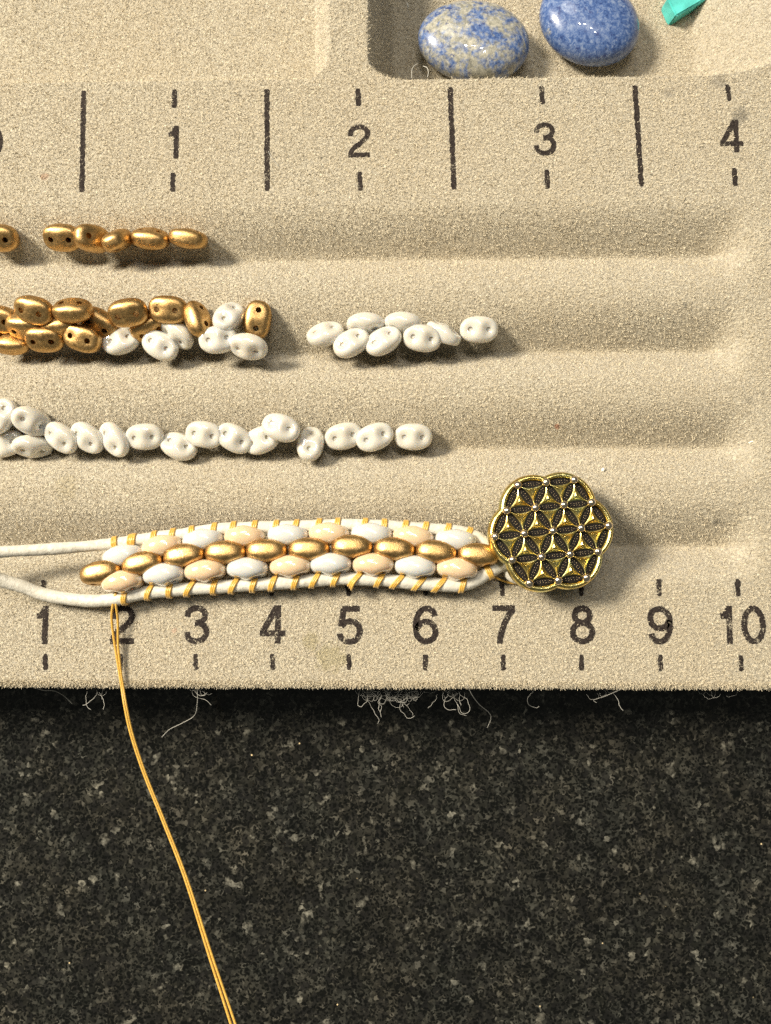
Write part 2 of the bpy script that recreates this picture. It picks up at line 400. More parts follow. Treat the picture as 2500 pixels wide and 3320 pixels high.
for t, u, v in [('1', 143, 2026), ('2', 398, 2025), ('3', 638, 2025), ('4', 885, 2024), ('5', 1134, 2027), ('6', 1380, 2026), ('7', 1634, 2025), ('8', 1888, 2026), ('9', 2140, 2027), ('10', 2402, 2026)]:
    numeral(t, u, v, 124, .155)

# the flock itself: short fibres standing on the board
def build_flock():
    x0, x1, y0, y1 = -12.0, 114.0, EDGE + .02, 102.0; N = 330000
    n_edge = 16000
    x = rng.uniform(x0, x1, N); y = rng.uniform(y0, y1, N); y[:n_edge] = EDGE + rng.uniform(0, .9, n_edge)
    cell = .08; gw, gh = int((x1 - x0) / cell) + 1, int((y1 - y0) / cell) + 1; mask = np.zeros((gh, gw), bool)
    gx = x0 + np.arange(gw) * cell; gy = y0 + np.arange(gh) * cell
    for P, w in INK:
        for p in P:
            a, b = int((p[0] - w - x0) / cell), int((p[0] + w - x0) / cell) + 2; c_, d = int((p[1] - w - y0) / cell), int((p[1] + w - y0) / cell) + 2
            if a < 0 or c_ < 0 or b > gw or d > gh: continue
            mask[c_:d, a:b] |= (gx[None, a:b] - p[0]) ** 2 + (gy[c_:d, None] - p[1]) ** 2 < (w + .05) ** 2
    hit = mask[np.clip(((y - y0) / cell).astype(int), 0, gh - 1), np.clip(((x - x0) / cell).astype(int), 0, gw - 1)]
    keep = ~hit | (rng.uniform(size=N) < .07); x, y = x[keep], y[keep]; N = len(x)
    z = height(x, y); e = .05
    nx = -(height(x + e, y) - height(x - e, y)) / (2 * e); ny = -(height(x, y + e) - height(x, np.maximum(y - e, EDGE))) / (2 * e)
    ny = np.clip(ny, -3, 3); nx = np.clip(nx, -3, 3)
    nrm = np.stack([nx, ny, np.ones(N)], 1); nrm /= np.linalg.norm(nrm, axis=1)[:, None]
    lean = np.stack([rng.normal(size=N), rng.normal(size=N), .35 * rng.normal(size=N)], 1); lean /= np.linalg.norm(lean, axis=1)[:, None]
    d = nrm * .75 + lean * rng.uniform(.5, 1.25, N)[:, None]; d /= np.linalg.norm(d, axis=1)[:, None]
    L = rng.uniform(.18, .42, N)[:, None]; wv = np.cross(d, rng.normal(size=(N, 3))); wv /= np.linalg.norm(wv, axis=1)[:, None]
    wv *= rng.uniform(.022, .042, N)[:, None]
    b = np.stack([x, y, z], 1) - nrm * .03; t = b + d * L
    v = np.stack([b - wv, b + wv, t + wv * .6, t - wv * .6], 1).reshape(-1, 3)
    me = bpy.data.meshes.new('flock_pile'); me.vertices.add(4 * N); me.vertices.foreach_set('co', (v * S).astype(np.float32).ravel())
    me.loops.add(4 * N); me.loops.foreach_set('vertex_index', np.arange(4 * N, dtype=np.int32))
    me.polygons.add(N); me.polygons.foreach_set('loop_start', np.arange(0, 4 * N, 4, dtype=np.int32)); me.update(calc_edges=True)
    o = child('flock_pile', me, M['fibre']); o['kind'] = 'stuff'
build_flock()

# ------------------------------------------------------------------ two-hole bead mesh
BA, BB, BC = 2.60, 1.82, 1.40; HX = 1.22
def bead_mesh(name, dimple, hole=.36, e=2.3, pw=2.25, blind=0.0):
    nu, nv = 72, 40; v = []
    for i in range(1, nv):
        th = math.pi * i / nv; x = math.cos(th); k = (1 - abs(x) ** pw) ** (1 / pw)
        for j in range(nu):
            ph = 2 * math.pi * j / nu; cy, cz = math.cos(ph), math.sin(ph)
            r = (abs(cy / BB) ** e + abs(cz / BC) ** e) ** (-1 / e); v.append(np.array([BA * x, cy * r * k, cz * r * k]))
    v = [np.array([BA, 0, 0])] + v + [np.array([-BA, 0, 0])]
    v = np.array(v)
    for sx in (-1, 1):
        g = np.exp(-((v[:, 0] - sx * HX) ** 2 / (2 * .58 ** 2) + v[:, 1] ** 2 / (2 * .70 ** 2)))
        v[:, 2] -= np.sign(v[:, 2]) * np.minimum(np.abs(v[:, 2]) * .7, dimple * g)
    f = [(0, 1 + (j + 1) % nu, 1 + j) for j in range(nu)]
    for i in range(nv - 2):
        for j in range(nu): a = 1 + i * nu; f.append((a + j, a + (j + 1) % nu, a + nu + (j + 1) % nu, a + nu + j))
    a = 1 + (nv - 2) * nu; L = len(v) - 1; f += [(a + j, a + (j + 1) % nu, L) for j in range(nu)]
    me = mesh(name, v, f)
    bm = bmesh.new(); bm.from_mesh(me); bmesh.ops.recalc_face_normals(bm, faces=bm.faces); bm.to_mesh(me); bm.free()
    o = bpy.data.objects.new('tmp', me); COL.objects.link(o)
    cs = []
    for sx, zc, dp in ([(-1, 0, 6), (1, 0, 6)] if not blind else [(a, b * (blind + 1.5), 3) for a in (-1, 1) for b in (-1, 1)]):
        bm = bmesh.new(); bmesh.ops.create_cone(bm, cap_ends=True, segments=20, radius1=hole * S, radius2=hole * S, depth=dp * S, matrix=Matrix.Translation((sx * HX * S, 0, zc * S)))
        cm = bpy.data.meshes.new('cut'); bm.to_mesh(cm); bm.free(); c = bpy.data.objects.new('cut', cm); COL.objects.link(c); cs.append(c)
        md = o.modifiers.new('b', 'BOOLEAN'); md.object = c; md.operation = 'DIFFERENCE'; md.solver = 'EXACT'
    dg = bpy.context.evaluated_depsgraph_get(); out = bpy.data.meshes.new_from_object(o.evaluated_get(dg))
    for c in cs + [o]: bpy.data.objects.remove(c)
    out.name = name; out.shade_smooth(); out.set_sharp_from_angle(angle=math.radians(38)); return out
def bead_with(matname, dimple, **k):
    me = bead_mesh('two_hole_bead_' + matname, dimple, **k); me.materials.clear(); me.materials.append(M[matname]); return me
BM = {'gold': bead_with('gold', .22, hole=.38, e=2.75, pw=2.5), 'white': bead_with('white', .52, hole=.33, blind=.58), 'coolwhite': bead_with('coolwhite', .34), 'peach': bead_with('peach', .34)}

def euler_mat(yaw, roll, pitch=0):
    return Matrix.Rotation(math.radians(yaw), 3, 'Z') @ Matrix.Rotation(math.radians(pitch), 3, 'Y') @ Matrix.Rotation(math.radians(roll), 3, 'X')

# loose beads: (colour, u, v, yaw, roll, pitch, layer, label)
TOPROW = 'in the top channel beside the inch ruler'
G1 = 'gold beads in the top channel'; G2 = 'gold beads piled in the middle channel'; G3 = 'white beads mixed into the gold pile'
G4 = 'white beads in the separate middle channel cluster'; G5 = 'white beads strung along the lower channel'
PILE = 'in the gold pile'
def nth(k, tail): return ['first', 'second', 'third', 'fourth', 'fifth', 'sixth', 'seventh', 'eighth', 'ninth', 'tenth', 'eleventh', 'twelfth', 'thirteenth'][k - 1] + ' ' + tail
LOOSE = [
 ('gold', -1, 772, 0, 38, 0, 0, G1, 'matte gold two-hole bead lying apart beyond the gap in the top channel'),
 ('gold', 203, 771, -2, 38, 0, 0, G1, 'matte gold bead showing both holes, start of the five bead row in the top channel'),
 ('gold', 300, 774, 14, 18, 52, 0, G1, 'matte gold bead tipped up with one hole showing, second of the five bead row'),
 ('gold', 381, 780, 78, -30, 58, 0, G1, 'matte gold bead standing end-on in the middle of the five bead row'),
 ('gold', 488, 774, -8, -52, 0, 0, G1, 'matte gold bead with holes facing the inch ruler, next to last in the row'),
 ('gold', 611, 774, -10, -66, 0, 0, G1, 'matte gold bead at the bare end of the top channel row'),
 ('gold', 0, 1035, -10, 30, 0, 0, G2, 'matte gold bead cut by the picture edge, upper side of the gold pile'),
 ('gold', 84, 1060, -5, 60, 0, 0, G2, 'matte gold bead half hidden at the bottom of the pile under the two-hole faces'),
 ('gold', 196, 1062, 5, 70, 0, 0, G2, 'matte gold bead almost buried between the two rows of the gold pile'),
 ('gold', 325, 1048, -30, 40, 10, 0, G2, 'matte gold bead sunk low in the gap between upper pile beads, one hole showing'),
 ('gold', 484, 1062, 24, 60, 0, 0, G2, 'matte gold bead low in the pile behind two white beads'),
 ('gold', 111, 1006, -13, 34, 0, 1, G2, 'matte gold bead with both holes, sloping, on the upper side of the gold pile'),
 ('gold', 236, 1006, 0, -42, 0, 1, G2, 'matte gold bead with holes turned to the channel wall on top of the gold pile'),
 ('gold', 416, 1014, 10, 40, 0, 1, G2, 'matte gold bead tilted up at one end above a white bead, both holes showing'),
 ('gold', 546, 1004, -4, 22, 0, 1, G2, 'matte gold bead with one black hole ending the upper pile row'),
 ('gold', 38, 1109, -6, -30, 0, 1, G2, 'matte gold bead low on the pile with a hole on its upper face'),
 ('gold', 146, 1098, 0, 42, 0, 1, G2, 'matte gold bead with two dark holes low on its face, lower side of the pile'),
 ('gold', 268, 1096, -18, 20, 0, 1, G2, 'matte gold bead with two black holes lying against a white bead'),
 ('gold', 642, 1036, 108, 62, 8, 0, G2, 'matte gold bead on edge standing crosswise between white beads'),
 ('gold', 835, 1038, 80, 10, -10, 0, G2, 'matte gold bead standing crosswise with one hole, at the end of the mixed pile'),
 ('white', 393, 1106, 16, -8, 0, 0, G3, 'glossy white bead touching the gold pile, two dimples showing'),
 ('white', 575, 1083, -36, 62, 0, 0, G3, 'glossy white bead on edge tucked under its white neighbour and a gold bead'),
 ('white', 520, 1121, -28, 6, 0, 1, G3, 'glossy white bead with two open holes lying in front of the tucked white bead'),
 ('white', 742, 1028, 60, 0, 30, 0, G3, 'glossy white bead tipped up behind another white bead, single hole showing'),
 ('white', 708, 1101, 9, 10, 4, 2, G3, 'glossy white bead with one brownish hole leaning on the tipped up white bead'),
 ('white', 806, 1124, -10, 52, 0, 2, G3, 'smooth glossy white bead lying in front of the crosswise gold bead'),
 ('white', 1055, 1083, 15, -34, 0, 0, G4, 'glossy white bead at the pile end of the separate white cluster'),
 ('white', 1186, 1052, 0, 70, 0, 0, G4, 'glossy white bead on edge behind the two slanted beads of the cluster'),
 ('white', 1307, 1050, -4, 72, 0, 0, G4, 'glossy white bead on edge behind the bead with two open holes in the cluster'),
 ('white', 1438, 1081, -30, -64, 0, 0, G4, 'glossy white wavy bead on edge between the two-hole bead and the last bead'),
 ('white', 1140, 1112, 28, -16, 0, 1, G4, 'glossy white slanted bead in front of the cluster with one filled dimple'),
 ('white', 1243, 1106, 29, -22, 0, 1, G4, 'glossy white slanted bead leaning on the bead with two open holes'),
 ('white', 1369, 1097, -8, 14, 0, 1, G4, 'glossy white bead with two open holes in front of the cluster'),
 ('white', 1553, 1069, -1, 14, 0, 0, G4, 'glossy white bead at the open end of the white cluster, two shallow dimples'),
 ('white', 3, 1350, 55, 5, 0, 1, G5, 'glossy white bead resting on another at the cut end of the lower channel'),
 ('white', 18, 1438, 16, 14, 0, 0, G5, 'glossy white bead under another at the cut end of the lower channel'),
 ('white', 103, 1366, -22, 14, 36, 1, G5, 'glossy white bead standing tipped with one hole above a small-looking bead'),
 ('white', 106, 1447, 0, 64, 28, 0, G5, 'glossy white bead on edge beneath the tipped one-hole bead'),
 ('white', 199, 1419, -36, 28, 0, 0, G5, 'glossy white leaning bead, furthest from the button of the three leaning alike'),
 ('white', 284, 1419, -36, 30, 0, 0, G5, 'glossy white leaning bead, middle of the three leaning alike'),
 ('white', 371, 1425, -52, 34, 0, 0, G5, 'glossy white leaning bead, nearest the button of the three leaning alike'),
 ('white', 470, 1416, 3, 20, 0, 0, G5, 'glossy white bead lying level with two holes next to the leaning three'),
 ('white', 580, 1447, -22, -22, 0, 0, G5, 'glossy white bead sloping with one brownish hole, lying low in the row'),
 ('white', 664, 1409, -10, 14, 0, 0, G5, 'glossy white bead with one open hole just past the low sloping bead'),
 ('white', 760, 1421, -28, 4, 8, 0, G5, 'glossy white bead with faint dimples beside the bead that carries another'),
 ('white', 848, 1427, 18, 6, -14, 0, G5, 'glossy white bead partly covered by the bead lying on it'),
 ('white', 911, 1387, -20, -8, 0, 1, G5, 'glossy white bead lying raised on top of its neighbour'),
 ('white', 1007, 1439, 84, 4, 24, 0, G5, 'glossy white bead standing crosswise with one central hole in the row'),
 ('white', 1115, 1414, 13, 16, 0, 0, G5, nth(3, 'glossy white bead from the open end of the lower channel row')),
 ('white', 1215, 1417, 20, 10, 0, 0, G5, nth(2, 'glossy white bead from the open end of the lower channel row')),
 ('white', 1340, 1416, -1, 16, 0, 0, G5, 'glossy white bead with two holes at the open end of the lower channel row'),
]
me0 = BM['white']; co = np.zeros(len(me0.vertices) * 3, np.float32); me0.vertices.foreach_get('co', co); SAMP = (co.reshape(-1, 3) / S)[::5]
placed = []
def inside_any(pts):
    for c, Ri in placed:
        q = (pts - c) @ Ri.T.T if False else (pts - c) @ Ri
        if (((q[:, 0] / BA) ** 2 + (q[:, 1] / BB) ** 2 + (q[:, 2] / (BC * .95)) ** 2) < .80).any(): return True
    return False
for colr, u, v, yaw, roll, pitch, layer, grp, lab in LOOSE:
    R3 = euler_mat(yaw, roll, pitch); Rn = np.array(R3); off = SAMP @ Rn.T
    z = 0.0 if layer == 2 else -3.5; c = None; rest = None
    while z < 7:
        c = px(u, v, z); P = off + c
        if (P[:, 2] >= height(P[:, 0], P[:, 1]) - .20).all():
            if rest is None: rest = z
            if not inside_any(P) or z > rest + {0: .6, 1: 1.75, 2: 1.5, 3: .9}[layer]: break
        z += .05
    placed.append((c, Rn))
    o = obj('two_hole_bead', BM[colr], None, loc=c, rot=R3)
    tag(o, lab, 'bead', grp)

# ------------------------------------------------------------------ bracelet
brace = empty('beaded_wrap_bracelet', (*px(940, 1800)[:2], 0))
tag(brace, 'half finished beaded bracelet with white leather cords, gold thread and flower button', 'bracelet')
def bchild(name, me, mat, loc=(0, 0, 0), rot=None, parent=brace):
    o = obj(name, me, mat, parent, rot=rot)
    base = Vector([float(x) for x in loc]) * S
    o.location = base - brace.location if parent is brace else base
    return o
top = [(400, 1803), (526, 1772), (659, 1751), (794, 1740), (934, 1736), (1067, 1731), (1205, 1731), (1339, 1742), (1477, 1751)]
mid = [(330, 1858), (465, 1829), (599, 1803), (733, 1793), (866, 1787), (1003, 1783), (1142, 1774), (1278, 1783), (1413, 1792), (1549, 1801)]
bot = [(397, 1887), (532, 1864), (666, 1852), (803, 1845), (942, 1837), (1073, 1831), (1210, 1832), (1346, 1839), (1481, 1846)]
def bead_row(pts, cols, z, roll):
    P = [px(u, v, z + .5) for u, v in pts]
    for i, p in enumerate(P):
        a, b = P[max(0, i - 1)], P[min(len(P) - 1, i + 1)]; yaw = math.degrees(math.atan2(b[1] - a[1], b[0] - a[0]))
        o = bchild('bead', BM[cols[i % len(cols)]], None, p, euler_mat(yaw + random.uniform(-3, 3), roll + random.uniform(-4, 4))); o.scale = (1.02, 1.03, 1.09)
        o['label'] = {'gold': 'matte gold bead of the centre row', 'peach': 'glossy peach bead of an outer row', 'coolwhite': 'glossy white bead of an outer row'}[cols[i % len(cols)]]
bead_row(top, ['coolwhite', 'peach'], 1.9, 84)
bead_row(mid, ['gold'], 2.4, 80)
bead_row(bot, ['peach', 'coolwhite'], 2.5, 78)
low = [(-140, 1795, 6), (-60, 1850, 4.5), (0, 1880, 3.2), (75, 1902, 2.2), (150, 1929, 1.4), (262, 1946, 1.2), (337, 1947, 1.3), (397, 1938, 1.5), (487, 1925, 1.6), (675, 1910, 1.7), (900, 1896, 1.8), (1080, 1882, 1.8), (1215, 1884, 1.8),
       (1350, 1895, 1.7), (1450, 1902, 1.6), (1500, 1900, 1.6), (1545, 1885, 1.6), (1590, 1856, 1.5), (1640, 1830, 1.3), (1740, 1790, 1.2)]
upp = [(-140, 1810, 5.5), (-60, 1798, 4.8), (0, 1790, 4.2), (150, 1781, 3.0), (284, 1771, 2.1), (368, 1762, 1.7), (473, 1744, 1.6), (578, 1730, 1.6), (704, 1713, 1.7), (800, 1707, 1.7), (945, 1704, 1.7), (1102, 1698, 1.7), (1215, 1700, 1.7),
       (1350, 1708, 1.6), (1440, 1715, 1.6), (1494, 1721, 1.5), (1545, 1737, 1.4), (1585, 1764, 1.2), (1640, 1785, 1.1), (1740, 1780, 1.1)]
BL = np.array(brace.location) / S
def cord(pts, r, dv=0):
    P = spline([px(p[0], p[1] + dv * (p[0] > 400), p[2] + .5) for p in pts], .3); n = len(P)
    rr = r * (1 + .035 * np.convolve(rng.normal(size=n + 8), np.ones(9) / 3, 'valid')[:n])
    v, f = tube(P - BL, rr, 16, jitter=.008); o = bchild('leather_cord', mesh('leather_cord', v, f), M['leather'], BL); return P
CL = cord(low, .86, -5); CU = cord(upp, .76, 3)
def proj(p):
    q = RC.T @ (np.asarray(p) - CAM); return np.array([W / 2 + F * q[0] / -q[2], H / 2 - F * q[1] / -q[2]])
CLp = np.array([proj(p) for p in CL]); CUp = np.array([proj(p) for p in CU])
def stitch(C, Cp, u, slant, rad, strands=2, loose=0.0):
    i = int(np.argmin(np.abs(Cp[:, 0] - u) + 1e3 * (Cp[:, 0] > 1640))); c = C[i]; t = C[min(i + 2, len(C) - 1)] - C[max(i - 2, 0)]; t /= np.linalg.norm(t)
    side = np.cross(t, [0, 0, 1]); side /= np.linalg.norm(side); upv = np.cross(side, t); parts = []
    for s in range(strands):
        of = (s - (strands - 1) / 2) * .22; loop = []
        for k in range(28):
            a = 2 * math.pi * k / 28
            r = rad + .06 + loose * max(0, math.cos(a)) * s + .02 * rng.normal() * .5
            # a=0 is the south side, pi/2 the top
            loop.append(c + side * math.cos(a) * r + upv * math.sin(a) * r + t * (of * (1 - .55 * max(0, -math.sin(a))) - slant * math.cos(a) * .5 + .03 * math.sin(3 * a + s)))
        parts.append(tube(np.array(loop) - BL, .16, 8, closed=True))
    v, f = join(parts); bchild('thread_stitch', mesh('thread_stitch', v, f), M['thread'], BL)
for a, b in [(420, 402), (500, 473), (559, 549), (637, 603), (700, 687), (771, 742), (832, 815), (893, 872), (967, 945), (1037, 1001), (1098, 1073), (1181, 1134), (1242, 1217), (1312, 1271), (1375, 1334), (1447, 1406), (1512, 1487), (1586, 1584)]:
    stitch(CL, CLp, (a + b) / 2, (a - b) / 25.0 * .75 + .1, .84, 3, .25 if a == 1181 else .03)
for u in (374, 425, 438, 502, 563, 624, 700, 759, 824, 893, 958, 1033, 1096, 1183, 1246, 1314, 1381, 1451, 1519):
    stitch(CU, CUp, u, .15 + random.uniform(-.15, .25), .74, 3)
# threads that run through the bead holes, seen between the beads
for a, b in [((430, 1905, 2.0), (445, 1850, 2.2)), ((640, 1885, 2.1), (640, 1820, 2.3)), ((1312, 1870, 2.1), (1310, 1800, 2.3)), ((1600, 1795, 2.3), (1640, 1770, 2.0))]:
    v, f = tube(spline([px(*a), (px(*a) + px(*b)) / 2, px(*b)], .3) - BL, .14, 8); bchild('thread_run', mesh('thread_run', v, f), M['thread'], BL)
# thread bundle that ties the end to the button
tie = [tube(spline([px(1578, 1835, 1.2 + .15 * k), px(1605, 1822 - 3 * k, 2.1 + .2 * k), px(1632, 1800 - 4 * k, 2.3 + .2 * k), px(1660, 1770, 1.8)], .25) - BL, .15, 8) for k in range(4)]
v, f = join(tie); bchild('thread_tie', mesh('thread_tie', v, f), M['thread'], BL)
lp = spline([px(1600, 1868, .8), px(1622, 1880, .5), px(1655, 1890, .35), px(1690, 1890, .35), px(1730, 1870, .6)], .25)
v, f = tube(lp - BL, .14, 8); bchild('thread_loop', mesh('thread_loop', v, f), M['thread'], BL)
kn = spline([px(1650, 1800, 1.4), px(1652, 1845, 1.3), px(1664, 1868, 1.2), px(1700, 1872, 1.2), px(1740, 1840, 1.2)], .25)
v, f = tube(kn - BL, .85, 14, jitter=.01); bchild('cord_knot', mesh('cord_knot', v, f), M['leather'], BL)
# working thread: two strands from the last bead over the board edge down to the countertop
wt = [(376, 1918, 2.7), (366, 1960, 2.4), (362, 2010, 1.6), (372, 2090, 1.0), (385, 2170, .75), (394, 2225, .7), (404, 2290, 1.1), (424, 2380, 1.0), (465, 2505, 1.0), (525, 2655, 1.3), (600, 2850, 2.0), (675, 3090, 3.2), (750, 3325, 4.6), (800, 3500, 5.8)]
wt2 = [(376, 1918, 2.7), (376, 1960, 2.4), (382, 2010, 1.6), (383, 2090, 1.0), (391, 2170, .7), (399, 2225, .65), (410, 2290, 1.0), (430, 2380, .9), (471, 2505, .9), (531, 2655, 1.2), (607, 2850, 1.9), (685, 3090, 3.1), (765, 3325, 4.5), (820, 3500, 5.7)]
for w_ in (wt, wt2):
    v, f = tube(spline([px(*p) for p in w_], .5) - BL, .165, 8); bchild('working_thread', mesh('working_thread', v, f), M['thread'], BL)

# flower button (sub-parts hang under the button part)
LA = 3.52; BZ = 4.7
bc = px(1791, 1722, BZ + 1.0)
button = bpy.data.objects.new('button', None); COL.objects.link(button); button.parent = brace; button.empty_display_size = .004
button.location = Vector([float(bc[0]), float(bc[1]), BZ]) * S - brace.location
button.rotation_euler = (math.radians(-2), math.radians(1.5), math.radians(5.5)); button['label'] = 'antique gold flower button with black petal lattice'
def dome(r): return .75 * (1 - (r / 8.0) ** 2)
def outline(R, n=240):
    out = []
    for i in range(n):
        a = 2 * math.pi * i / n; b = (a + math.pi / 6) % (math.pi / 3) - math.pi / 6
        out.append((a, LA * math.cos(b) + math.sqrt(R * R - (LA * math.sin(b)) ** 2)))
    return out
ring = []; prof = [(-.06, -.35), (.0, .10), (.10, .32), (.28, .44), (.46, .42), (.62, .30), (.72, .05), (.80, -.25), (.82, -.7), (.60, -1.4), (.1, -1.9)]
n = 240; V = []; Fs = []
base = outline(LA); 
for j, (dr, dz) in enumerate(prof):
    o2 = outline(LA + max(dr, -.05))
    for (a, r) in o2: V.append((r * math.cos(a), r * math.sin(a), dome(7.2) + dz))
for j in range(len(prof) - 1):
    for i in range(n): Fs.append((j * n + i, j * n + (i + 1) % n, (j + 1) * n + (i + 1) % n, (j + 1) * n + i))
Fs.append(tuple((len(prof) - 1) * n + i for i in range(n))[::-1])
def sub(name, me, mat, loc=(0, 0, 0), rz=0):
    o = obj(name, me, mat, button, loc=loc); o.rotation_euler = (0, 0, rz); return o
sub('rim', mesh('rim', V, Fs), M['bgold'])
# black plate
V = [(0, 0, dome(0) - .12)]; Fs = []; rings = 8
ol = outline(LA - .03)
for k in range(1, rings + 1):
    for a, r in ol: rr = r * k / rings; V.append((rr * math.cos(a), rr * math.sin(a), dome(rr) - .12))
for i in range(n): Fs.append((0, 1 + i, 1 + (i + 1) % n))
for k in range(rings - 1):
    for i in range(n): A = 1 + k * n; Fs.append((A + i, A + n + i, A + n + (i + 1) % n, A + (i + 1) % n))
sub('plate', mesh('plate', V, Fs), M['black'])
# shank under the button
v, f = tube(spline([(-1.2, 0, -1.6), (-1.0, 0, -2.8), (0, 0, -3.2), (1.0, 0, -2.8), (1.2, 0, -1.6)], .3), .45, 10); sub('shank', mesh('shank', v, f), M['bgold'])
e1 = np.array([LA, 0]); e2 = np.array([LA / 2, LA * math.sqrt(3) / 2])
nodes = [(i, j) for i in range(-2, 3) for j in range(-2, 3) if abs(i + j) <= 2]
pos = {k: k[0] * e1 + k[1] * e2 for k in nodes}
bm = bmesh.new(); bmesh.ops.create_uvsphere(bm, u_segments=14, v_segments=10, radius=.57 * S); sm = bpy.data.meshes.new('stud'); bm.to_mesh(sm); bm.free(); sm.shade_smooth()
for k in nodes: p = pos[k]; sub('stud', sm, M['stud'], (p[0], p[1], dome(np.hypot(*p)) + .42))
# concave gold triangles
def tri_mesh():
    c = np.array([0, 0.0]); A = [LA / math.sqrt(3) * np.array([math.cos(t), math.sin(t)]) for t in (math.pi / 2, math.pi * 7 / 6, math.pi * 11 / 6)]
    edge = []
    for k in range(3):
        p, q = A[k], A[(k + 1) % 3]; mid_ = (p + q) / 2; inn = -mid_ / np.linalg.norm(mid_)
        for s in range(8):
            t = .07 + .86 * s / 7; edge.append(p + (q - p) * t + inn * LA * .134 * (1 - (2 * t - 1) ** 2))
    E = len(edge); V = []
    for w, z in ((1.0, -.12), (.98, .14), (.74, .18)):
        for p in edge: V.append((*(p * w), z))
    for i, p in enumerate(edge): V.append((*(p * .40), .36))
    V.append((0, 0, .50)); f = []
    for r in range(3):
        for i in range(E): f.append((r * E + i, r * E + (i + 1) % E, (r + 1) * E + (i + 1) % E, (r + 1) * E + i))
    for i in range(E): f.append((3 * E + i, 3 * E + (i + 1) % E, 4 * E))
    return mesh('gold_triangle', V, f, False)
tm = tri_mesh()
for (i, j) in nodes:
    for tri, rz in ((((i, j), (i + 1, j), (i, j + 1)), 0), (((i + 1, j), (i + 1, j - 1), (i, j)), math.pi)):
        if all(k in pos for k in tri):
            c = sum(pos[k] for k in tri) / 3; sub('gold_triangle', tm, M['bgold'], (c[0], c[1], dome(np.hypot(*c)) - .02), rz)
# petals: dark leaf with two rows of tiny gold grains
def petal_mesh():
    V = []; f = []; N = 12
    for s in range(N + 1):
        t = -.5 + s / N; w = LA * .128 * (1 - (2 * t) ** 2); x = t * LA * .86
        V += [(x, -w, 0), (x, 0, .05), (x, w, 0)]
    for s in range(N):
        a = 3 * s; f += [(a, a + 3, a + 4, a + 1), (a + 1, a + 4, a + 5, a + 2)]
    nb = len(f)
    for s in range(7):
        t = -.30 + .60 * s / 6; x = t * LA
        for yy in ((-.13, .13) if abs(t) < .26 else (0,)):
            r = .055; o = len(V); c = np.array([x + rng.normal() * .03, yy + rng.normal() * .03, .07])
            V += [tuple(c + np.array(d) * r) for d in ((1, 0, 0), (0, 1, 0), (-1, 0, 0), (0, -1, 0), (0, 0, 1.2))]
            f += [(o, o + 1, o + 4), (o + 1, o + 2, o + 4), (o + 2, o + 3, o + 4), (o + 3, o, o + 4)]
    me = mesh('petal', V, f); me.materials.append(M['black']); me.materials.append(M['grain'])
    for i, p in enumerate(me.polygons): p.material_index = 0 if i < nb else 1
    return me
pm = petal_mesh()
for k in nodes:
    for d in ((1, 0), (0, 1), (-1, 1)):
        q = (k[0] + d[0], k[1] + d[1])
        if q in pos:
            c = (pos[k] + pos[q]) / 2; dv = pos[q] - pos[k]
            sub('petal', pm, None, (c[0], c[1], dome(np.hypot(*c)) - .08), math.atan2(dv[1], dv[0]))

# ------------------------------------------------------------------ stones in the sunken tray
def stone(name, u, v, a, b, c, yaw, mat, label, cat, group, seed):
    z0 = -PD + c * .96
    bm = bmesh.new(); bmesh.ops.create_icosphere(bm, subdivisions=5, radius=1)
    r2 = np.random.default_rng(seed); w = r2.normal(size=(6, 3)) * 1.2; ph = r2.uniform(0, 6, 6)
    for q in bm.verts:
        d = np.array(q.co); k = 1 + .012 * sum(math.sin(w[i] @ d + ph[i]) for i in range(6))
        e = 2.3; s = (np.hypot(d[0], d[1]) ** e + abs(d[2]) ** e) ** (-1 / e)
        q.co = Vector((d * s * k * np.array([a, b, c])).tolist()) * S
    me = bpy.data.meshes.new(name); bm.to_mesh(me); bm.free(); me.shade_smooth()
    p = px(u, v, z0 + c * .25); p[2] = z0
    o = obj(name, me, mat, loc=p, rot=Matrix.Rotation(math.radians(yaw), 3, 'Z')); tag(o, label, cat, group)
stone('polished_stone', 1540, 125, 8.0, 5.75, 3.1, -7, M['lapis1'], 'oval grey stone speckled with dark blue in the sunken tray', 'stone', 'polished stones in the tray', 3)
stone('polished_stone', 1912, 62, 7.8, 5.95, 3.3, -29, M['lapis2'], 'oval blue stone with pale patches in the sunken tray', 'stone', 'polished stones in the tray', 5)
# turquoise chip
bm = bmesh.new(); bmesh.ops.create_cube(bm, size=1); bmesh.ops.scale(bm, vec=(5.6 * S, 2.9 * S, 2.5 * S), verts=bm.verts)
for q in bm.verts: q.co += Vector(rng.normal(size=3).tolist()) * .12 * S
bmesh.ops.bevel(bm, geom=bm.edges[:], offset=.22 * S, segments=2, affect='EDGES')
me = bpy.data.meshes.new('turquoise_chip'); bm.to_mesh(me); bm.free()
p = px(2220, -1, -PD + 2.0); p[2] = -PD + 1.25
tag(obj('turquoise_chip', me, M['turq'], loc=p, rot=euler_mat(33, 12, 4)), 'small angular turquoise stone chip in the sunken tray', 'stone chip')

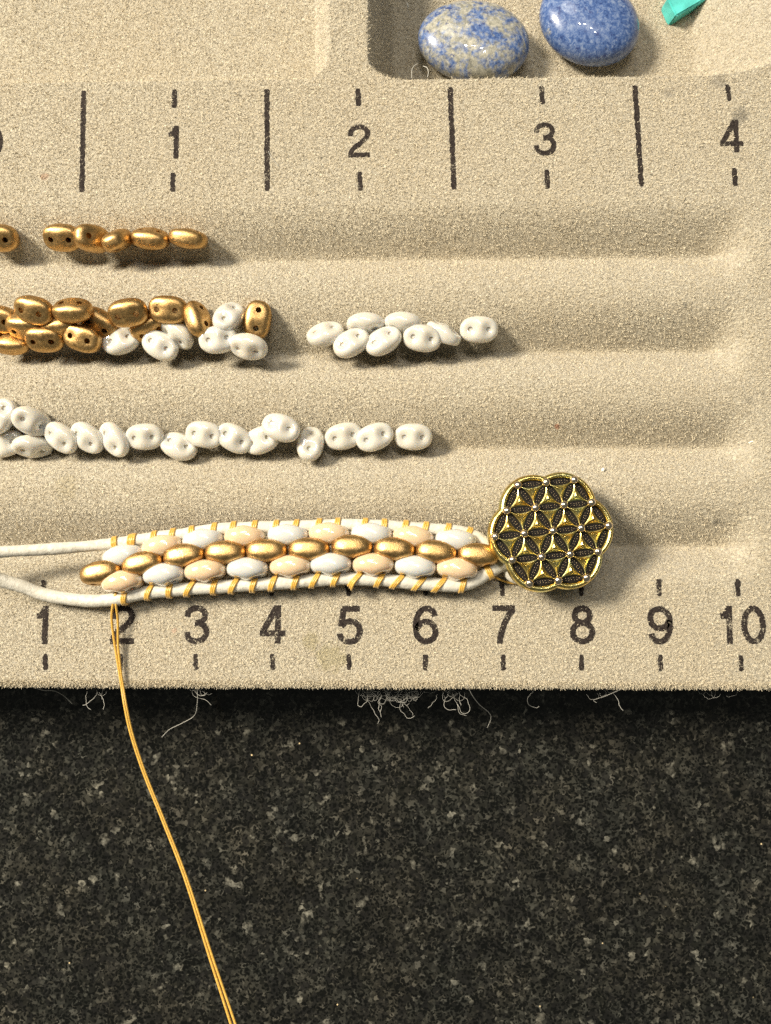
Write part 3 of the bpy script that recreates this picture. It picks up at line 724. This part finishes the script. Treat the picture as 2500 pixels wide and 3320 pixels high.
# ------------------------------------------------------------------ lint, fibres and crumbs
def fibre(p0, length, r, curl, flat=.3, heading=None):
    a = heading if heading is not None else random.uniform(0, 6.28); pts = [np.array(p0, float)]; k = random.uniform(-curl, curl)
    for i in range(9):
        a += k + random.uniform(-curl, curl); pts.append(pts[-1] + np.array([math.cos(a), math.sin(a), random.uniform(-flat, flat) * .5]) * length / 9)
    return tube(spline(pts, .2), r, 5)
def tuft(u, v, z, n, spread, length, label, r=.026, curl=.8, down=True):
    c = px(u, v, z); parts = []
    for i in range(n):
        s = c + np.array([random.uniform(-1, 1) * spread, random.uniform(-.1, .5), random.uniform(-.8, .4)])
        parts.append(fibre(s, length * random.uniform(.5, 1.3), r * random.uniform(.7, 1.2), curl, .35, random.uniform(-2.6, -.5) if down else None))
    v_, f_ = join(parts); o = obj('lint_tuft', mesh('lint_tuft', [p - c for p in v_], f_), M['lint'], loc=c); tag(o, label, 'lint', 'lint along the board edge')
def strand(pts, label, r=.045):
    P = spline([px(*p) for p in pts], .2); c = P[0].copy(); v_, f_ = tube(P - c, r, 6)
    tag(obj('lint_strand', mesh('lint_strand', v_, f_), M['lint'], loc=c), label, 'lint', 'single lint strands')
tuft(1265, 2255, -5, 34, 3.6, 4.2, 'tangled clump of pale lint hanging from the board edge under the five and six', curl=.95)
tuft(1455, 2250, -4, 9, 1.6, 4.0, 'thin lint wisps hanging beside the tangled clump', curl=.7)
tuft(630, 2240, -2.5, 6, .9, 3.2, 'small lint wisp hanging under the ruler three', curl=.6)
tuft(320, 2245, -3, 5, 1.6, 2.6, 'short lint wisp hanging beside the gold thread', curl=.6)
tuft(2320, 2255, -4, 5, 1.6, 2.4, 'faint lint wisp hanging under the ruler ten', r=.025, curl=.6)
tuft(1960, 2248, -3, 5, 1.2, 2.6, 'short lint wisp hanging under the ruler eight', curl=.5)
strand([(1515, 2222, .1), (1532, 2255, -2), (1555, 2285, -5), (1585, 2310, -8), (1592, 2330, -10), (1580, 2360, -12)], 'forked lint strand dangling from the board edge beside the clump')
strand([(640, 2228, -1), (640, 2280, -4), (630, 2320, -8), (590, 2345, -12), (550, 2365, -15), (525, 2390, -16.5)], 'long curved lint strand reaching down to the granite', .05)
strand([(95, 2222, -1), (140, 2238, -3), (175, 2240, -5), (205, 2255, -8), (235, 2282, -10)], 'wavy lint strand hanging near the ruler one', .05)
strand([(1735, 2235, -2), (1712, 2262, -4), (1715, 2285, -6), (1740, 2295, -7), (1748, 2290, -7)], 'hooked lint strand hanging under the ruler seven', .04)
strand([(2010, 2236, -1), (1965, 2256, -3), (1925, 2270, -5), (1935, 2278, -5)], 'straight pale lint strand bent at its tip under the ruler eight', .05)
strand([(870, 490, .10), (880, 510, .25), (905, 540, .12)], 'fine short fibre crossing the long ruler line', .03)
strand([(1320, 5, -7.5), (1325, 25, -7.2), (1318, 10, -7.0), (1332, 60, -8.6)], 'bent pale fibre on the dark tray floor', .05)
strand([(1335, 252, -3.2), (1336, 225, -5), (1345, 212, -6), (1355, 206, -6.2)], 'pale curled fibre at the tray rim, bowed one way', .05)
strand([(1372, 214, -6), (1385, 220, -5.5), (1389, 235, -4.5), (1386, 250, -3.2)], 'pale curled fibre at the tray rim, bowed the other way', .05)
strand([(140, 1458, .8), (152, 1465, .5), (168, 1473, -.2)], 'tiny pale fibre sticking out from a white bead', .035)
strand([(1110, 700, -1.5), (1060, 715, -1.2), (1010, 735, -1.6)], 'faint long fibre lying across the top channel wall', .025)
def crumb(u, v, r, label):
    bm = bmesh.new(); bmesh.ops.create_icosphere(bm, subdivisions=2, radius=r * S)
    for q in bm.verts: q.co *= random.uniform(.75, 1.2)
    me = bpy.data.meshes.new('crumb'); bm.to_mesh(me); bm.free(); p = px(u, v); p = px(u, v, float(height(p[0], p[1])) + r * .6)
    tag(obj('crumb', me, M['crumb'], loc=p), label, 'crumb', 'white crumbs on the board')
crumb(1955, 1523, .26, 'tiny white crumb lying on the flock just above the flower button')
crumb(2437, 1432, .42, 'pale crumb at the closed end of the lower bead channel')
crumb(2262, 790, .26, 'pale crumb in the bare part of the top channel')
crumb(1413, 1420, .16, 'minute white crumb beside the last bead of the lower row')
